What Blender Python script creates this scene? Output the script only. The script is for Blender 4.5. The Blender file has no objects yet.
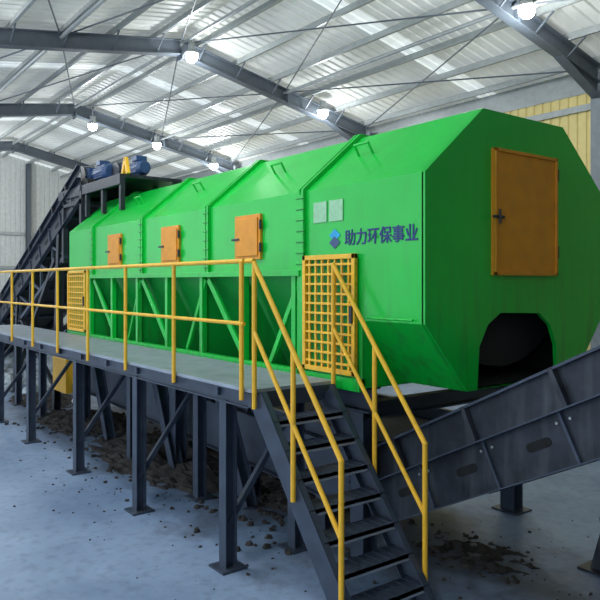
import bpy, math, random
from mathutils import Vector, Matrix
random.seed(4)
S=bpy.context.scene
FZ=-0.1
# ---------------- materials ----------------
def s2l(c): 
    c=c/255.0
    return c/12.92 if c<=0.04045 else ((c+0.055)/1.055)**2.4
def mat(name,rgb,rough=0.5,metal=0.0,noise=0.12,scale=6.0,bump=0.0,emit=0.0,bscale=40.0,coat=0.0,dirt=None,dcol=(60,90,60),dmax=0.6):
    m=bpy.data.materials.new(name); m.use_nodes=True
    nt=m.node_tree; b=nt.nodes['Principled BSDF']
    col=[s2l(v) for v in rgb]+[1]
    tc=nt.nodes.new('ShaderNodeTexCoord')
    n=nt.nodes.new('ShaderNodeTexNoise'); n.inputs['Scale'].default_value=scale; n.inputs['Detail'].default_value=6
    nt.links.new(tc.outputs['Object'],n.inputs['Vector'])
    r=nt.nodes.new('ShaderNodeValToRGB')
    r.color_ramp.elements[0].position=0.3; r.color_ramp.elements[1].position=0.7
    r.color_ramp.elements[0].color=[max(0,c*(1-noise)) for c in col[:3]]+[1]
    r.color_ramp.elements[1].color=[min(1,c*(1+noise)) for c in col[:3]]+[1]
    nt.links.new(n.outputs['Fac'],r.inputs['Fac'])
    out=r.outputs['Color']
    if dirt:
        sp=nt.nodes.new('ShaderNodeSeparateXYZ'); nt.links.new(tc.outputs['Object'],sp.inputs[0])
        mp=nt.nodes.new('ShaderNodeMapping'); mp.inputs['Scale'].default_value=(6,6,0.8); nt.links.new(tc.outputs['Object'],mp.inputs[0])
        n3=nt.nodes.new('ShaderNodeTexNoise'); n3.inputs['Scale'].default_value=1.6; n3.inputs['Detail'].default_value=8; nt.links.new(mp.outputs[0],n3.inputs['Vector'])
        mr=nt.nodes.new('ShaderNodeMapRange'); mr.inputs['From Min'].default_value=dirt[0]; mr.inputs['From Max'].default_value=dirt[1]; mr.inputs['To Min'].default_value=1; mr.inputs['To Max'].default_value=0.12
        nt.links.new(sp.outputs['Z'],mr.inputs['Value'])
        rr=nt.nodes.new('ShaderNodeValToRGB'); rr.color_ramp.elements[0].position=0.48; rr.color_ramp.elements[1].position=0.72
        nt.links.new(n3.outputs['Fac'],rr.inputs['Fac'])
        mu=nt.nodes.new('ShaderNodeMath'); mu.operation='MULTIPLY'; nt.links.new(mr.outputs[0],mu.inputs[0]); nt.links.new(rr.outputs['Color'],mu.inputs[1])
        m2=nt.nodes.new('ShaderNodeMath'); m2.operation='MULTIPLY'; m2.inputs[1].default_value=dmax; nt.links.new(mu.outputs[0],m2.inputs[0])
        mx=nt.nodes.new('ShaderNodeMixRGB'); nt.links.new(m2.outputs[0],mx.inputs[0]); nt.links.new(out,mx.inputs[1]); mx.inputs[2].default_value=[s2l(v) for v in dcol]+[1]
        out=mx.outputs['Color']
    nt.links.new(out,b.inputs['Base Color'])
    b.inputs['Roughness'].default_value=rough; b.inputs['Metallic'].default_value=metal
    if coat: b.inputs['Coat Weight'].default_value=coat
    if bump:
        n2=nt.nodes.new('ShaderNodeTexNoise'); n2.inputs['Scale'].default_value=bscale
        nt.links.new(tc.outputs['Object'],n2.inputs['Vector'])
        bp=nt.nodes.new('ShaderNodeBump'); bp.inputs['Strength'].default_value=bump; bp.inputs['Distance'].default_value=0.02
        nt.links.new(n2.outputs['Fac'],bp.inputs['Height']); nt.links.new(bp.outputs['Normal'],b.inputs['Normal'])
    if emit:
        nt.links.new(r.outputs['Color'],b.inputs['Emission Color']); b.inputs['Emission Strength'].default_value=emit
    return m
GREEN=mat('green_paint',(10,190,64),0.28,noise=0.08,scale=1.5,bump=0.07,bscale=3,dirt=(1.5,2.9))
GREEND=mat('green_paint_shaded',(8,152,58),0.4,noise=0.1,scale=2,dirt=(1.4,2.6))  # darker copy of the green, shade of recessed panels put into colour
ORANGE=mat('orange_hatch',(220,145,32),0.5,noise=0.1)
YELLOW=mat('yellow_paint',(240,184,44),0.4,noise=0.08)
STEEL=mat('blue_grey_steel',(60,70,86),0.42,noise=0.2,metal=0.2)
STEELD=mat('dark_steel',(44,49,58),0.42,noise=0.35,metal=0.3,scale=7,dirt=(-0.5,6),dcol=(96,100,104),dmax=0.55)
DECK=mat('deck_plate',(150,160,172),0.45,noise=0.15,metal=0.2)
DARK=mat('interior_shade',(14,16,18),0.8)
RUBBER_SHADE=mat('rubber_belt_and_drum_shade',(30,31,34),0.7)
RAFT=mat('rafter_steel',(84,93,102),0.5,noise=0.1)
PURL=mat('purlin_zinc',(160,166,166),0.4,noise=0.1,metal=0.3)
CEIL=mat('roof_sheet_glow',(210,213,208),0.5,noise=0.16,scale=0.5,emit=0.24)  # emission added so the plain sheet glows and brightens the roof
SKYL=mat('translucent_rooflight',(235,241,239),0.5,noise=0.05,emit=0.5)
WALLM=mat('cream_cladding',(218,200,134),0.6,noise=0.06)
WALLG=mat('grey_cladding',(204,206,202),0.6,noise=0.08)
WALLK=mat('dark_cladding',(90,92,94),0.6,noise=0.08)  # kept dark to cut the light reaching the end face
COLM=mat('grey_column',(120,128,134),0.5)
BLUE=mat('motor_blue',(44,74,116),0.4)
NAVY=mat('navy_lettering',(12,44,112),0.5)
CYAN=mat('cyan_mark',(30,160,215),0.5)
GREY=mat('label_pale',(150,200,160),0.6,noise=0.1,scale=20)
ROCK=mat('debris',(54,50,48),0.9,noise=0.45,scale=8)
PALE=mat('pale_waste',(165,175,182),0.8,noise=0.6,scale=5)
LAMPM=mat('lamp_glow',(255,255,250),0.5,emit=25)
def floor_mat():
    m=bpy.data.materials.new('concrete_floor'); m.use_nodes=True; nt=m.node_tree; b=nt.nodes['Principled BSDF']
    L=nt.links.new
    tc=nt.nodes.new('ShaderNodeTexCoord')
    n=nt.nodes.new('ShaderNodeTexNoise'); n.inputs['Scale'].default_value=0.5; n.inputs['Detail'].default_value=9; n.inputs['Roughness'].default_value=0.65
    n2=nt.nodes.new('ShaderNodeTexNoise'); n2.inputs['Scale'].default_value=9; n2.inputs['Detail'].default_value=8
    n3=nt.nodes.new('ShaderNodeTexNoise'); n3.inputs['Scale'].default_value=1.3; n3.inputs['Detail'].default_value=10; n3.inputs['Roughness'].default_value=0.7
    for q in (n,n2,n3): L(tc.outputs['Object'],q.inputs['Vector'])
    r=nt.nodes.new('ShaderNodeValToRGB'); r.color_ramp.elements[0].position=0.35; r.color_ramp.elements[1].position=0.65
    r.color_ramp.elements[0].color=[s2l(102),s2l(126),s2l(158),1]; r.color_ramp.elements[1].color=[s2l(144),s2l(165),s2l(194),1]
    r2=nt.nodes.new('ShaderNodeValToRGB'); r2.color_ramp.elements[0].position=0.3; r2.color_ramp.elements[1].position=0.5
    r2.color_ramp.elements[0].color=(0.7,0.7,0.7,1); r2.color_ramp.elements[1].color=(1,1,1,1)
    mx=nt.nodes.new('ShaderNodeMixRGB'); mx.blend_type='MULTIPLY'; mx.inputs[0].default_value=0.7
    L(n.outputs['Fac'],r.inputs['Fac']); L(n2.outputs['Fac'],r2.inputs['Fac'])
    L(r.outputs['Color'],mx.inputs[1]); L(r2.outputs['Color'],mx.inputs[2])
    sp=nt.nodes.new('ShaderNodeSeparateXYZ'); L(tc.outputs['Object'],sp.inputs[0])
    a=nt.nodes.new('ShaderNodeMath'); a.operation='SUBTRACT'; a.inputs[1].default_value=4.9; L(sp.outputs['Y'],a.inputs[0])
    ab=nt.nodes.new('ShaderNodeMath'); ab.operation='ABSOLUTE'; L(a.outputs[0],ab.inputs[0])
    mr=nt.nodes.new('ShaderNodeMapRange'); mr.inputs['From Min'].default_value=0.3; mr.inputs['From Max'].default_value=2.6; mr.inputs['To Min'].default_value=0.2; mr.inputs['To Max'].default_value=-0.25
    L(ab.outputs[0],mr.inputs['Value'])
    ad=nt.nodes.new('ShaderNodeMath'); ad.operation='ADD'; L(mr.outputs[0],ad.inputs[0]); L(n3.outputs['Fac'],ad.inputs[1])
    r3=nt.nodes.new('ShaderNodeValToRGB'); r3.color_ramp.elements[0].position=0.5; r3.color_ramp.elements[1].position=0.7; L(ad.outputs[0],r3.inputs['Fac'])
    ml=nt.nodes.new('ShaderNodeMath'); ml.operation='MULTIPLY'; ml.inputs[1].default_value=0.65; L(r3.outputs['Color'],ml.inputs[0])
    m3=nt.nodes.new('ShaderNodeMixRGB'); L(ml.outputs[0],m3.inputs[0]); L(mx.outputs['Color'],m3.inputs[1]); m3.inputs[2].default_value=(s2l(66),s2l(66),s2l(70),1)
    L(m3.outputs['Color'],b.inputs['Base Color']); b.inputs['Roughness'].default_value=0.5
    return m
FLOOR=floor_mat()
# ---------------- mesh builder ----------------
class B:
    def __init__(s): s.v=[];s.f=[];s.m=[];s.mats=[]
    def mi(s,m):
        if m not in s.mats: s.mats.append(m)
        return s.mats.index(m)
    def add(s,vs,fs,m):
        o=len(s.v); s.v+= [tuple(v) for v in vs]; k=s.mi(m)
        for f in fs: s.f.append([o+i for i in f]); s.m.append(k)
    def box(s,lo,hi,m):
        x0,y0,z0=lo;x1,y1,z1=hi
        s.add([(x0,y0,z0),(x1,y0,z0),(x1,y1,z0),(x0,y1,z0),(x0,y0,z1),(x1,y0,z1),(x1,y1,z1),(x0,y1,z1)],
          [(0,3,2,1),(4,5,6,7),(0,1,5,4),(1,2,6,5),(2,3,7,6),(3,0,4,7)],m)
    def bar(s,p1,p2,w,h,m,up=(0,0,1),du=0,dw=0):
        p1=Vector(p1);p2=Vector(p2);d=(p2-p1).normalized();u=Vector(up)
        if abs(d.dot(u))>0.99: u=Vector((0,1,0))
        sd=d.cross(u).normalized();u=sd.cross(d).normalized()
        vs=[]
        for p in(p1,p2):
            for a,b in((-1,-1),(1,-1),(1,1),(-1,1)):
                vs.append(p+sd*(a*w/2+dw)+u*(b*h/2+du))
        s.add(vs,[(0,1,2,3),(7,6,5,4),(0,4,5,1),(1,5,6,2),(2,6,7,3),(3,7,4,0)],m)
    def ibeam(s,p1,p2,w,h,m,up=(0,0,1),t=0.02):
        s.bar(p1,p2,t,h-2*t,m,up); s.bar(p1,p2,w,t,m,up,du=h/2-t/2); s.bar(p1,p2,w,t,m,up,du=-h/2+t/2)
    def tube(s,p1,p2,r,m,n=10,r2=None):
        p1=Vector(p1);p2=Vector(p2);d=(p2-p1).normalized()
        u=Vector((0,0,1)) if abs(d.z)<0.9 else Vector((1,0,0))
        a=d.cross(u).normalized();b=d.cross(a)
        if r2 is None:r2=r
        vs=[]
        for p,rr in((p1,r),(p2,r2)):
            for i in range(n):
                t=2*math.pi*i/n; vs.append(p+a*math.cos(t)*rr+b*math.sin(t)*rr)
        fs=[(i,(i+1)%n,n+(i+1)%n,n+i) for i in range(n)]+[tuple(range(n-1,-1,-1)),tuple(range(n,2*n))]
        s.add(vs,fs,m)
    def poly(s,pts,r,m):
        for a,b in zip(pts[:-1],pts[1:]): s.tube(a,b,r,m)
        for p in pts[1:-1]: s.ball(p,r*1.02,m)
    def ball(s,p,r,m,N=8,K=5):
        p=Vector(p); vs=[]
        for j in range(1,K):
            for i in range(N):
                a=math.pi*j/K;t=2*math.pi*i/N
                vs.append(p+Vector((math.sin(a)*math.cos(t),math.sin(a)*math.sin(t),math.cos(a)))*r)
        vs+= [p+Vector((0,0,r)),p-Vector((0,0,r))]
        fs=[(j*N+i,(j+1)*N+i,(j+1)*N+(i+1)%N,j*N+(i+1)%N) for j in range(K-2) for i in range(N)]
        T=len(vs)-2
        fs+=[(T,i,(i+1)%N) for i in range(N)]+[(T+1,(K-2)*N+(i+1)%N,(K-2)*N+i) for i in range(N)]
        s.add(vs,fs,m)
    def prism(s,prof,x0,x1,m,caps=(True,True),skip=()):
        n=len(prof); vs=[(x0,y,z) for y,z in prof]+[(x1,y,z) for y,z in prof]
        fs=[(i,(i+1)%n,n+(i+1)%n,n+i) for i in range(n) if i not in skip]
        if caps[0]: fs.append(tuple(range(n)))
        if caps[1]: fs.append(tuple(range(2*n-1,n-1,-1)))
        s.add(vs,fs,m)
    def make(s,name,bevel=0,parent=None,smooth=False):
        me=bpy.data.meshes.new(name); me.from_pydata(s.v,[],s.f)
        for m in s.mats: me.materials.append(m)
        me.polygons.foreach_set('material_index',s.m); me.update()
        import bmesh
        bm=bmesh.new(); bm.from_mesh(me); bmesh.ops.recalc_face_normals(bm,faces=bm.faces); bm.to_mesh(me); bm.free()
        o=bpy.data.objects.new(name,me); S.collection.objects.link(o)
        if bevel:
            md=o.modifiers.new('bevel','BEVEL'); md.width=bevel; md.segments=2; md.limit_method='ANGLE'
        if parent: o.parent=parent
        return o
# ---------------- room ----------------
XB=-38; XF=8; YR=16.1; RY=8.76; RZ=9.38; YL=-6
def roofz(y): return RZ-0.212*(y-RY) if y>RY else RZ-0.157*(RY-y)
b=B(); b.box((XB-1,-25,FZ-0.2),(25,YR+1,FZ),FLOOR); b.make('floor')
b=B()
def corr_sheet(y0,y1):
    n=int((XF-XB)/0.3)
    prof=[]
    for i in range(n):
        x=XB+i*0.3
        for dx,dz in((0,0),(0.19,0),(0.22,0.045),(0.27,0.045)): prof.append((x+dx,dz))
    vs=[]
    for x,dz in prof: vs+=[(x,y0,roofz(y0)+dz),(x,y1,roofz(y1)+dz)]
    fa=[];fb=[]
    for k in range(len(prof)-1):
        sx=(prof[k][0]+4.25)%8.5
        (fb if sx<0.6 else fa).append((2*k,2*k+1,2*k+3,2*k+2))
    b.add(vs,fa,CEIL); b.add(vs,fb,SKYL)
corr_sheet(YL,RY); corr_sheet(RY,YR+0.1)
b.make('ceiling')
b=B()
y=YL+0.3
ys=[]
while y<YR:
    ys.append(y); y+=1.25
for y in ys:
    z=roofz(y)-0.11
    b.bar((XB,y,z),(XF,y,z),0.02,0.18,PURL); b.bar((XB,y+0.03,z+0.085),(XF,y+0.03,z+0.085),0.07,0.012,PURL); b.bar((XB,y-0.03,z-0.085),(XF,y-0.03,z-0.085),0.07,0.012,PURL)
b.make('roof_purlins')
RX=[-8.8,-17,-25.5,-34,0.0]
for x in RX:
    b=B()
    h=0.42
    zo=-0.2-h/2
    b.ibeam((x,YL,roofz(YL)+zo),(x,RY,RZ+zo),0.24,h,RAFT,t=0.03)
    b.ibeam((x,RY,RZ+zo),(x,YR-0.44,roofz(YR-0.44)+zo),0.24,h,RAFT,t=0.03)
    e=YR-0.46
    b.add([(x-0.02,e,roofz(e)-0.55),(x-0.02,e,roofz(e)-0.95),(x-0.02,e-1.6,roofz(e-1.6)-0.6),(x+0.02,e,roofz(e)-0.55),(x+0.02,e,roofz(e)-0.95),(x+0.02,e-1.6,roofz(e-1.6)-0.6)],
      [(0,1,2),(5,4,3),(0,3,4,1),(1,4,5,2),(2,5,3,0)],RAFT)
    b.bar((x,e,roofz(e)-0.95),(x,e-1.6,roofz(e-1.6)-0.62),0.24,0.03,RAFT)
    b.bar((x-0.18,RY,RZ-0.65),(x+0.18,RY,RZ-0.65),0.03,0.2,RAFT)
    for y in ys[1:]:
        if y<YR-1:
            for sx in(-1,1): b.bar((x,y,roofz(y)-0.6),(x+sx*0.5,y,roofz(y)-0.2),0.035,0.035,RAFT)
    for y in(2.5,12.4):
        b.bar((x,y-0.03,roofz(y)-0.62),(x,y-0.03,roofz(y)-0.18),0.28,0.05,RAFT,up=(0,1,0))
    b.make('steel_rafter')
    b=B(); b.ibeam((x,YR-0.22,FZ),(x,YR-0.22,roofz(YR)-0.25),0.36,0.38,COLM,up=(0,1,0),t=0.03); b.box((x-0.25,YR-0.42,FZ),(x+0.25,YR-0.02,FZ+0.03),COLM); b.make('steel_column')
b=B()
for (xa,xb) in((-17,-8.8),(-8.8,0),(-25.5,-17)):
    yy=[-5,-1.5,2,5.5,RY,12.3,15.6]
    for y0,y1 in zip(yy[:-1],yy[1:]):
        b.tube((xa,y0,roofz(y0)-0.3),(xb,y1,roofz(y1)-0.3),0.02,RAFT,6); b.tube((xa,y1,roofz(y1)-0.3),(xb,y0,roofz(y0)-0.3),0.02,RAFT,6)
for y in (-1.5,2,5.5,RY,12.3):
    b.tube((XB,y,roofz(y)-0.32),(XF,y,roofz(y)-0.32),0.05,PURL,8)
b.make('roof_bracing')
def wall_x(name,yw,sg,m):
    b=B(); n=int((XF-XB)/0.25); vs=[];fs=[]
    for i in range(n):
        x=XB+i*0.25
        for dx,dy in((0,0),(0.16,0),(0.18,0.03),(0.23,0.03)):
            vs+=[(x+dx,yw+dy*sg,FZ),(x+dx,yw+dy*sg,roofz(yw)+0.03)]
    for k in range(len(vs)//2-1): fs.append((2*k,2*k+1,2*k+3,2*k+2))
    b.add(vs,fs,m)
    for z in(1.5,3.2,5.0,6.8): b.box((XB,yw-0.1 if sg>0 else yw+0.02,z),(XF,yw-0.02 if sg>0 else yw+0.1,z+0.16),PURL)
    b.box((XB,yw-0.03,7.25),(XF,yw-0.005,roofz(yw)),PURL)
    b.make(name)
wall_x('wall_right',YR,1,WALLM)
def wall_y(name,xw,sg,m,cols):
    b=B(); vs=[];fs=[];y=YL
    while y<YR:
        for dy,dx in((0,0),(0.16,0),(0.18,0.03),(0.23,0.03)):
            yy=min(y+dy,YR); vs+=[(xw+dx*sg,yy,FZ),(xw+dx*sg,yy,roofz(yy))]
        y+=0.25
    for k in range(len(vs)//2-1): fs.append((2*k,2*k+1,2*k+3,2*k+2))
    b.add(vs,fs,m)
    for z in(1.5,3.2,5.0): b.box((min(xw-sg*0.02,xw-sg*0.1),YL,z),(max(xw-sg*0.02,xw-sg*0.1),YR,z+0.16),PURL)
    for y in cols: b.ibeam((xw-sg*0.25,y,FZ),(xw-sg*0.25,y,roofz(y)-0.2),0.2,0.25,RAFT,up=(1,0,0))
    b.make(name)
wall_y('wall_back',XB,-1,WALLG,(-3,1.5,6,10.5))
wall_y('wall_front_added',XF,1,WALLK,(-3,6,12))  # unseen wall behind the camera, added to dim the machine end face

# ---------------- trommel ----------------
OCT=[(4.2,2.17),(4.2,3.43),(4.95,4.06),(6.2,4.06),(6.95,3.43),(6.95,2.17),(6.42,1.57),(4.73,1.57)]
b=B()
UP=[(4.2,2.62),(4.2,3.43),(4.95,4.06),(6.2,4.06),(6.95,3.43),(6.95,2.62)]
XE=-12.5
b.prism(UP,-11.5,-5.48,GREEN)
DN=[(4.2,1.55),(4.2,3.43),(4.95,4.06),(6.2,4.06),(6.95,3.43),(6.95,1.55)]
b.prism(DN,-5.48,-4.6,GREEN)
b.prism(DN,XE,-11.5,GREEN)
def inset(p,k): 
    cy,cz=5.575,2.8
    return [(cy+(y-cy)*k,cz+(z-cz)*k) for y,z in p]
b.prism(OCT,-4.6,-3.86,GREEN,caps=(False,False))
b.prism(inset(OCT,0.985),-4.59,-3.885,DARK,caps=(True,False))  # dark lining, shade of the hollow end section put into colour
END=[(4.73,1.57),(4.2,2.17),(4.2,3.43),(4.95,4.06),(6.2,4.06),(6.95,3.43),(6.95,2.17),(6.42,1.57),(6.1,1.57),(6.08,1.9),(5.98,2.1),(5.8,2.22),(5.2,2.24),(5.02,2.14),(4.9,1.95),(4.87,1.57)]
b.prism(END,-3.88,-3.84,GREEN)
for x in(-5.48,-7.4,-9.32,-11.3):
    P=[(5.575+(y-5.575)*1.028,2.62 if z<2.63 else 2.8+(z-2.8)*1.035) for y,z in UP]
    b.prism(P,x-0.05,x-0.012,GREEN); b.prism(P,x+0.012,x+0.05,GREEN); b.prism(inset(UP,1.01),x-0.012,x+0.012,STEELD)
    for i in range(7):
        z=2.7+i*0.11
        b.tube((x-0.065,4.16,z),(x+0.065,4.16,z),0.009,GREEND,6)
b.box((-11.5,4.14,2.58),(-5.48,4.22,2.64),GREEN)
b.box((-5.53,4.16,1.6),(-5.44,4.2,3.4),GREEN)
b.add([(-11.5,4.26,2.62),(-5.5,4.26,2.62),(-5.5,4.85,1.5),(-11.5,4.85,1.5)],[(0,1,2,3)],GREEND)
x=-11.4
while x<-5.5:
    b.box((x-0.035,4.17,1.6),(x+0.035,4.24,2.6),GREEN)
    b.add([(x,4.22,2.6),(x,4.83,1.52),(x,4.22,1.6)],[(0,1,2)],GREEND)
    x+=0.965
for xc in(-6.45,-8.38,-10.3):
    for sx in(-1,1):
        b.bar((xc+sx*0.93,4.2,2.55),(xc+sx*0.25,4.3,1.62),0.04,0.07,GREEN)
b.box((XE,4.16,1.52),(-4.6,4.24,1.64),GREEN)
for xc in(-6.47,-8.39,-10.32):
    b.box((xc-0.26,4.165,2.77),(xc+0.26,4.2,3.27),ORANGE); b.box((xc-0.22,4.15,2.81),(xc+0.22,4.17,3.23),ORANGE)
    b.box((xc-0.3,4.14,2.99),(xc-0.14,4.16,3.015),STEELD); b.tube((xc+0.27,4.16,2.85),(xc+0.27,4.16,2.95),0.015,STEELD); b.tube((xc+0.27,4.16,3.1),(xc+0.27,4.16,3.2),0.015,STEELD)
b.box((-3.845,5.06,2.58),(-3.8,6.03,3.72),ORANGE)
for a in((5.06,2.58,6.03,2.61),(5.06,3.69,6.03,3.72),(5.06,2.58,5.09,3.72),(6.0,2.58,6.03,3.72)):
    b.box((-3.81,a[0],a[1]),(-3.785,a[2],a[3]),ORANGE)
b.box((-3.8,5.03,3.09),(-3.77,5.17,3.115),STEELD); b.tube((-3.77,5.1,3.04),(-3.77,5.1,3.17),0.01,STEELD)
for z in(2.75,3.5): b.tube((-3.8,6.04,z),(-3.8,6.04,z+0.12),0.018,STEELD)
def grille(x0,x1,z0,z1):
    y=4.14
    b.box((x0+0.03,4.185,z0+0.03),(x1-0.03,4.199,z1-0.03),GREEND)
    f=0.045
    for lo,hi in(((x0,y,z0),(x1,y+0.04,z0+f)),((x0,y,z1-f),(x1,y+0.04,z1)),((x0,y,z0),(x0+f,y+0.04,z1)),((x1-f,y,z0),(x1,y+0.04,z1))): b.box(lo,hi,YELLOW)
    nx=round((x1-x0)/0.095); nz=round((z1-z0)/0.095)
    for i in range(1,nx):
        xx=x0+(x1-x0)*i/nx; b.box((xx-0.011,y+0.01,z0),(xx+0.011,y+0.03,z1),YELLOW)
    for i in range(1,nz):
        zz=z0+(z1-z0)*i/nz; b.box((x0,y+0.008,zz-0.011),(x1,y+0.032,zz+0.011),YELLOW)
    b.box((x1-0.06,y-0.02,(z0+z1)/2-0.08),(x1-0.02,y,(z0+z1)/2+0.08),STEELD)
grille(-5.42,-4.64,1.66,2.78)
grille(-12.45,-11.55,1.66,2.72)
for x in(-5.0,-6.45,-8.35,-10.3):
    b.poly([(x-0.1,4.62,3.77),(x-0.1,4.55,3.88),(x+0.1,4.55,3.88),(x+0.1,4.62,3.77)],0.013,GREEN)
b.tube((-3.95,4.17,2.2),(-4.5,4.17,2.2),0.01,GREEN)
for y in(4.4,6.7):
    b.ibeam((-12.6,y,1.42),(-4.65,y,1.42),0.16,0.24,STEEL)
for x in(-12.3,-10.3,-8.2,-6.2,-4.8):
    b.ibeam((x,4.4,1.3),(x,6.7,1.3),0.12,0.16,STEEL)
for x in(-12.3,-8.6,-4.8):
    for y in(4.4,6.7):
        b.ibeam((x,y,FZ),(x,y,1.3),0.18,0.18,STEEL,up=(0,1,0)); b.box((x-0.17,y-0.15,FZ),(x+0.17,y+0.15,FZ+0.02),STEEL)
for x in(-10.6,-8.2,-6.4):
    b.ibeam((x-0.95,4.32,1.3),(x-0.25,4.32,FZ+0.02),0.14,0.16,STEEL,up=(0,1,0))
b.tube((-4.55,5.575,2.85),(-4.1,5.575,2.85),1.15,RUBBER_SHADE,24)  # drum in near-black colour, painting the shade inside the discharge opening
trom=b.make('trommel_screen',bevel=0.004)
def text(body,loc,size,m,rot,ext=0.002,name='lettering'):
    c=bpy.data.curves.new(name,'FONT'); c.body=body; c.size=size; c.extrude=ext; c.align_x='LEFT'; c.offset=0.0025
    c.materials.append(m); o=bpy.data.objects.new(name,c); S.collection.objects.link(o); o.location=loc; o.rotation_euler=rot; o.parent=trom
    return o
text('助力环保事业',(-4.84,4.196,2.875),0.155,NAVY,(math.pi/2,0,0))
b=B()
c=(-4.98,2.93)
for k,(dx,dz) in enumerate(((0,0.035),(0,-0.035))):
    r=0.075
    b.add([(c[0]-r*1.1,4.194-0.002*k,c[1]+dz),(c[0],4.194-0.002*k,c[1]+dz-r*0.8),(c[0]+r*1.1,4.194-0.002*k,c[1]+dz),(c[0],4.194-0.002*k,c[1]+dz+r*0.8)],[(0,1,2,3)],(CYAN,BLUE)[k])
b.make('plain_mark',parent=trom)
b=B()
for x0 in(-5.3,-5.06):
    b.box((x0,4.19,3.1),(x0+0.2,4.199,3.3),GREY)
b.make('plain_patch',parent=trom)

# ---------------- platform ----------------
b=B()
X0=-15.5;X1=-4.9
b.box((X0,3.2,1.57),(X1,4.13,1.6),DECK)
b.ibeam((X0,3.24,1.5),(X1,3.24,1.5),0.08,0.14,STEEL,t=0.012); b.ibeam((X0,4.08,1.5),(X1,4.08,1.5),0.08,0.14,STEEL,t=0.012)
x=X0+0.1
while x<X1: 
    b.bar((x,3.2,1.52),(x,4.12,1.52),0.06,0.08,STEEL); x+=0.9
b.bar((X1-0.03,3.2,1.5),(X1-0.03,4.12,1.5),0.05,0.14,STEEL)
for x in(-5.4,-7.35,-9.35,-11.6,-13.6,-15.3):
    for y in(3.27,4.05):
        b.ibeam((x,y,FZ),(x,y,1.45),0.12,0.12,STEEL,up=(0,1,0),t=0.012); b.box((x-0.13,y-0.13,FZ),(x+0.13,y+0.13,FZ+0.02),STEEL)
    b.bar((x,3.27,0.3),(x,4.05,1.35),0.05,0.05,STEEL)
b.make('maintenance_platform')
b=B()
r=0.021
xs=[-5.02]+[-6.3-1.22*i for i in range(8)]
for x in xs: b.tube((x,3.175,1.5),(x,3.175,2.7),r,YELLOW)
b.poly([(X0,3.175,2.7),(-4.98,3.175,2.7)],r,YELLOW); b.tube((X0,3.175,2.16),(-4.98,3.175,2.16),r*0.85,YELLOW)
b.make('guardrail')
# ---------------- stairs ----------------
b=B()
sx0,sz0=-4.86,1.53; sx1,sz1=-3.58,FZ+0.02
for y in(3.22,4.02):
    b.bar((sx0,y,sz0),(sx1,y,sz1),0.012,0.2,STEEL); sd=1 if y<3.5 else -1
    for du in(-0.095,0.095): b.bar((sx0,y+sd*0.025,sz0),(sx1,y+sd*0.025,sz1),0.06,0.01,STEEL,du=du)
N=8
for i in range(1,N):
    t=i/N; xx=sx0+(sx1-sx0)*t+0.0; zz=sz0+(sz1-sz0)*t+0.04
    b.box((xx-0.12,3.23,zz-0.03),(xx+0.1,4.01,zz),STEEL); b.box((xx+0.09,3.23,zz-0.05),(xx+0.1,4.01,zz),DECK)
    for k in range(9): b.box((xx-0.11,3.26+k*0.085,zz),(xx+0.085,3.275+k*0.085,zz+0.004),STEEL)
for y in(3.185,4.055):
    def P(t,h): return (sx0+(sx1-sx0)*t,y,sz0+(sz1-sz0)*t+h)
    top=P(0.02,1.18)
    b.tube(P(0.02,-0.05),top,r,YELLOW); b.tube(P(0.45,0),P(0.45,1.16),r,YELLOW); b.tube(P(0.9,0),P(0.9,1.16),r,YELLOW)
    b.poly([top,P(0.9,1.16)],r,YELLOW); b.tube(P(0.02,0.6),P(0.9,0.6),r*0.9,YELLOW)
    b.ball(top,r*1.1,YELLOW); b.ball(P(0.9,1.16),r*1.1,YELLOW)
b.tube((-4.955,3.18,2.7),(-4.84,3.185,2.7),r,YELLOW)
b.make('steel_staircase')

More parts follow.
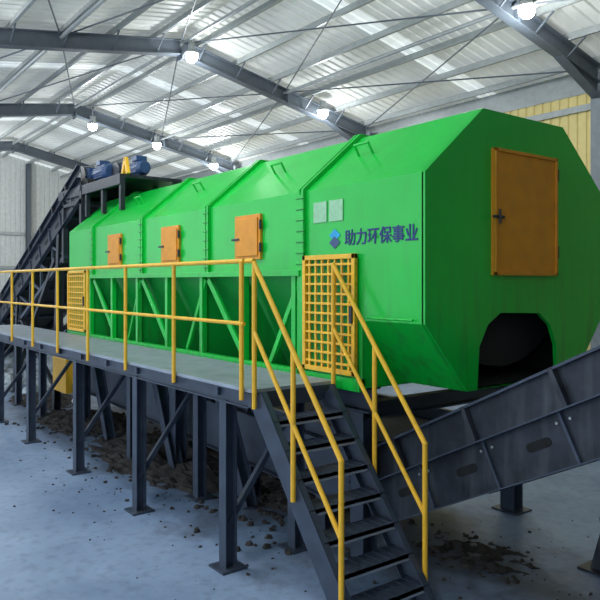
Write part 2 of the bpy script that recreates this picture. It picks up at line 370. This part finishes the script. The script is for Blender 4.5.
# ---------------- conveyors ----------------
def conveyor(p0,p1,ya,yb,hgt,legs,skirt=0.3,slots=True,M=None):
    M=M or STEELD
    b=B()
    p0=Vector((p0[0],0,p0[1]));p1=Vector((p1[0],0,p1[1]))
    d=(p1-p0).normalized(); n=Vector((-d.z,0,d.x)); 
    if n.z<0:n=-n
    L=(p1-p0).length
    def Q(s,u,y): 
        v=p0+d*s+n*u; return (v.x,y,v.z)
    hc=hgt-skirt
    for y,sg in((ya,1),(yb,-1)):
        b.bar(Q(0,-skirt-hc/2,y),Q(L,-skirt-hc/2,y),0.012,hc,M,up=n)
        for u in(-skirt-0.006,-hgt+0.006): b.bar(Q(0,u,y-sg*0.04),Q(L,u,y-sg*0.04),0.09,0.012,STEEL,up=n)
        if skirt>0.05:
            b.bar(Q(0,-skirt/2,y+sg*0.03),Q(L,-skirt/2,y+sg*0.03),0.01,skirt,M,up=n)
            b.bar(Q(0,-0.01,y),Q(L,-0.01,y),0.06,0.02,STEEL,up=n)
            s=0.4
            while s<L: b.bar(Q(s,-skirt,y-sg*0.01),Q(s,0,y-sg*0.01),0.05,0.04,M,up=(1,0,0)); s+=0.9
        s=0.35
        while s<L-0.2:
            if slots:
                b.bar(Q(s-0.08,-skirt-hc*0.45,y-sg*0.008),Q(s+0.08,-skirt-hc*0.45,y-sg*0.008),0.006,0.07,DARK,up=n)  # dark ovals laid on the plate, painting the shade of slot holes
                for q in(-0.08,0.08): b.tube(Q(s+q,-skirt-hc*0.45,y-sg*0.011),Q(s+q,-skirt-hc*0.45,y-sg*0.004),0.035,DARK,12)
                b.bar(Q(s+0.28,-skirt,y-sg*0.02),Q(s+0.28,-hgt,y-sg*0.02),0.035,0.02,STEEL,up=(1,0,0))
                for q in(0.22,0.34): b.tube(Q(s+q,-skirt-0.08,y-sg*0.02),Q(s+q,-skirt-0.08,y),0.012,PURL,6)
            s+=0.75
    b.bar(Q(0,-skirt-0.02,(ya+yb)/2),Q(L,-skirt-0.02,(ya+yb)/2),abs(yb-ya)-0.12,0.015,RUBBER_SHADE,up=n)
    b.bar(Q(0,-hgt+0.12,(ya+yb)/2),Q(L,-hgt+0.12,(ya+yb)/2),abs(yb-ya)-0.2,0.015,RUBBER_SHADE,up=n)
    s=0.3
    while s<L: b.tube(Q(s,-hgt+0.08,ya+0.02),Q(s,-hgt+0.08,yb-0.02),0.04,STEEL); s+=0.9
    for s in(0.0,L): b.tube(Q(s,-skirt-hc*0.5,ya+0.05),Q(s,-skirt-hc*0.5,yb-0.05),min(0.2,hc*0.48),RUBBER_SHADE,20); b.tube(Q(s,-skirt-hc*0.5,ya-0.06),Q(s,-skirt-hc*0.5,ya+0.02),0.06,STEEL,12)
    for (x,y,lean) in legs:
        t=(x-p0.x)/d.x; q=Q(t,-hgt,y)
        b.ibeam((x+lean,y,FZ),q,0.14,0.14,M,up=(0,1,0),t=0.012); b.box((x+lean-0.15,y-0.15,FZ),(x+lean+0.15,y+0.15,FZ+0.02),M)
    return b
b=conveyor((-4.85,0.91),(0.6,3.63),4.5,5.95,0.7,[(-3.3,5.95,0),(-2.7,5.95,-0.35),(-2.0,4.5,0),(-2.0,5.95,0),(-0.4,4.5,0),(-0.4,5.95,0),(-2.6,5.95,0.1)])
b.bar((-3.3,5.95,0.35),(-2.0,5.95,0.6),0.06,0.06,STEELD); b.bar((-2.0,4.5,0.9),(-2.0,5.95,0.3),0.06,0.06,STEELD)
b.make('belt_conveyor')
b=conveyor((-13.8,1.25),(-5.2,1.0),4.6,6.3,0.75,[(-13.2,4.6,0),(-10.6,4.6,0),(-7.0,4.6,0),(-5.6,4.6,0)],skirt=0.14,slots=False,M=STEEL)
b.prism([(4.4,0.35),(4.4,1.0),(4.46,1.1),(4.58,1.1),(4.58,0.35)],-14.1,-13.3,YELLOW)
b.make('belt_conveyor')
ya,yb=4.5,5.9
b=conveyor((-22.2,0.65),(-12.9,4.75),ya,yb,0.75,[(-14.2,ya,0),(-14.2,yb,0),(-17.2,ya,0),(-17.2,yb,0),(-20.2,ya,0)],skirt=0.28)
b.bar((-14.2,ya,0.5),(-14.2,yb,2.6),0.08,0.08,STEELD); b.bar((-17.2,ya,0.3),(-17.2,yb,1.6),0.08,0.08,STEELD)
b.bar((-14.2,ya,3.0),(-17.2,ya,0.3),0.1,0.1,STEELD); b.bar((-14.2,ya,0.3),(-17.2,ya,1.9),0.08,0.08,STEELD)
sl=(4.75-0.65)/9.3
def zc(x): return 0.65+(x+22.2)*sl
x=-19.2
while x<-13.6:
    for y in(ya,yb):
        b.bar((x,y,zc(x)-0.8),(x,y,zc(x)-1.4),0.05,0.05,STEEL)
        b.bar((x,y,zc(x)-0.85),(x+0.8,y,zc(x+0.8)-1.4),0.05,0.05,STEEL)
    x+=0.8
for y in(ya,yb): b.bar((-19.2,y,zc(-19.2)-1.4),(-13.6,y,zc(-13.6)-1.4),0.08,0.08,STEEL)
b.box((-13.7,4.45,3.98),(-12.6,6.1,4.04),STEELD)
for x in(-13.65,-12.65):
    for y in(4.5,6.05): b.bar((x,y,2.9),(x,y,4.28),0.1,0.1,STEELD)
b.box((-12.75,4.9,3.3),(-12.52,6.2,4.0),GREEND)
b.make('belt_conveyor')
b=B()
def motor(cx,cy,cz,L=0.55,r=0.15):
    b.tube((cx,cy,cz),(cx+L,cy,cz),r,BLUE,18); b.tube((cx+L,cy,cz),(cx+L+0.1,cy,cz),r*1.05,BLUE,18,r2=r*0.8)
    for i in range(12):
        a=i*math.pi/6; b.bar((cx+0.06,cy+math.cos(a)*r,cz+math.sin(a)*r),(cx+L-0.04,cy+math.cos(a)*r,cz+math.sin(a)*r),0.015,0.03,BLUE)
    b.box((cx+0.15,cy-0.1,cz+r),(cx+0.35,cy+0.1,cz+r+0.09),BLUE)
    b.tube((cx-0.3,cy-0.22,cz),(cx-0.3,cy+0.22,cz),r*1.35,STEELD,16)
    b.box((cx-0.5,cy-0.18,cz-r*1.5),(cx,cy+0.18,cz+r*0.9),BLUE); b.box((cx-0.5,cy-0.22,cz-r-0.09),(cx+L,cy+0.22,cz-r-0.03),STEELD)
motor(-12.8,4.85,4.55,0.6,0.16); motor(-11.6,5.05,4.52,0.4,0.13)
b.box((-13.95,4.5,4.26),(-10.8,5.6,4.32),STEELD)
b.box((-13.95,4.46,4.14),(-10.8,4.52,4.32),STEELD)
b.box((-13.8,4.6,4.32),(-13.35,5.3,4.6),STEELD)
for x in(-13.9,-12.45,-11.65,-10.85):
    b.bar((x,5.5,4.07),(x,5.5,4.26),0.08,0.08,STEELD)
    b.bar((x,4.52,4.26),(x,4.52,4.0 if x<-12.5 else 3.72),0.08,0.08,STEELD)
b.bar((-13.9,4.5,4.2),(-12.9,4.5,4.0),0.06,0.06,STEELD)
b.bar((-11.0,4.6,4.32),(-10.88,4.6,4.6),0.06,0.07,YELLOW); b.bar((-10.88,4.6,4.6),(-10.78,4.6,4.32),0.06,0.07,YELLOW)
b.make('gear_motor',bevel=0.01)

# ---------------- lamps ----------------
def lamp(x,y,z,e=130):
    b=B(); b.tube((x,y,z+0.32),(x,y,z+0.14),0.1,PURL,14); b.tube((x,y,z+0.14),(x,y,z+0.02),0.1,PURL,18,r2=0.2)
    b.ball((x,y,z-0.05),0.17,LAMPM,14,9)
    zt=roofz(y)-0.15
    if zt>z+0.34: b.tube((x,y,z+0.32),(x,y,zt),0.015,PURL,6)
    o=b.make('high_bay_or_fill_lamp')
    l=bpy.data.lights.new('bulb_or_fill','POINT'); l.energy=e; l.shadow_soft_size=0.2; l.color=(0.95,0.98,1)
    lo=bpy.data.objects.new('bulb_or_fill',l); S.collection.objects.link(lo); lo.location=(x,y,z-0.45); lo.parent=o
for p in((-16.6,8.9,8.7),(-16.6,13.5,7.85),(-8.3,9.6,7.95),(-8.3,12.1,8.1),(-25.1,9.3,8.4),(-25.1,14.5,7.45,240),(-25.1,11.9,8.0,80),(-8.3,2,7.7,430),(-16.7,1.5,7.7,430),(-25.2,1.5,7.7,420),(-33,6,7.7,420),(-4.5,0.0,7.4,260)): lamp(*p)  # lamps at low y are out of view, added as fill on the machine

# ---------------- debris ----------------
def rocks(name,pts,m,b=None):
    b=b or B()
    for (x,y,s) in pts:
        vs=[];k=6
        for j in range(k):
            a=2*math.pi*j/k; rr=s*random.uniform(0.6,1.1); vs.append((x+math.cos(a)*rr,y+math.sin(a)*rr,FZ-0.001))
        for j in range(k):
            a=2*math.pi*j/k; rr=s*random.uniform(0.3,0.8); vs.append((x+math.cos(a)*rr,y+math.sin(a)*rr,FZ+s*random.uniform(0.4,0.9)))
        b.add(vs,[(j,(j+1)%k,k+(j+1)%k,k+j) for j in range(k)]+[tuple(range(k,2*k))],m)
    b.make(name)
from mathutils import noise
def mound(b,cx,cy,rx,ry,h,m,N=44):
    vs=[];fs=[]
    for i in range(N+1):
        for j in range(N+1):
            u=-1+2*i/N;v=-1+2*j/N
            rr=math.sqrt(u*u+v*v); 
            z=h*max(0,1-rr**1.3)*(0.7+0.6*noise.noise(Vector((cx+u*rx*2,cy+v*ry*2,1))))+0.05*noise.noise(Vector(((cx+u*rx)*7,(cy+v*ry)*7,3)))+0.04*noise.noise(Vector(((cx+u*rx)*19,(cy+v*ry)*19,3)))-0.02
            vs.append((cx+u*rx,cy+v*ry,FZ+(z if rr<1 else -0.05)))
    for i in range(N):
        for j in range(N): fs.append((i*(N+1)+j,(i+1)*(N+1)+j,(i+1)*(N+1)+j+1,i*(N+1)+j+1))
    b.add(vs,fs,m)
b=B()
mound(b,-9.2,4.6,2.3,0.95,0.28,ROCK); mound(b,-6.6,5.1,1.2,0.7,0.14,ROCK); mound(b,-12.6,4.6,1.5,0.9,0.25,ROCK); mound(b,-4.2,5.3,0.7,0.5,0.06,ROCK); mound(b,-15.5,4.7,1.3,0.8,0.2,ROCK)
pts=[]
for i in range(900):
    pts.append((random.uniform(-14,-5),max(3.3,random.gauss(4.6,0.6)),random.choice([0.012,0.018,0.025,0.035,0.05])))
for i in range(60): pts.append((random.gauss(-8.2,1.3),random.gauss(2.9,0.5),random.choice([0.006,0.01,0.015,0.02])))
for i in range(110): pts.append((random.gauss(-3.6,0.9),random.gauss(5.7,0.9),random.choice([0.008,0.012,0.022])))
rocks('scattered_debris',pts,ROCK,b)
b=B(); mound(b,-20.5,6.2,3.0,1.8,1.3,PALE); 
pts=[(random.gauss(-19,1.6),random.gauss(5.8,1.0),random.uniform(0.1,0.45)) for i in range(110)]
rocks('waste_pile',pts,PALE,b)

# ---------------- camera, light ----------------
cam=bpy.data.cameras.new('camera'); co=bpy.data.objects.new('camera',cam); S.collection.objects.link(co)
co.location=(0,0,2.52); co.rotation_euler=(math.pi/2,0,math.radians(52.8)); cam.sensor_width=36; cam.lens=41.04; cam.shift_y=-0.03
cam.clip_end=300
S.camera=co
w=bpy.data.worlds.new('world'); S.world=w; w.use_nodes=True
bg=w.node_tree.nodes['Background']; bg.inputs[0].default_value=(0.78,0.89,1.0,1); bg.inputs[1].default_value=1.85
S.view_settings.view_transform='Standard'
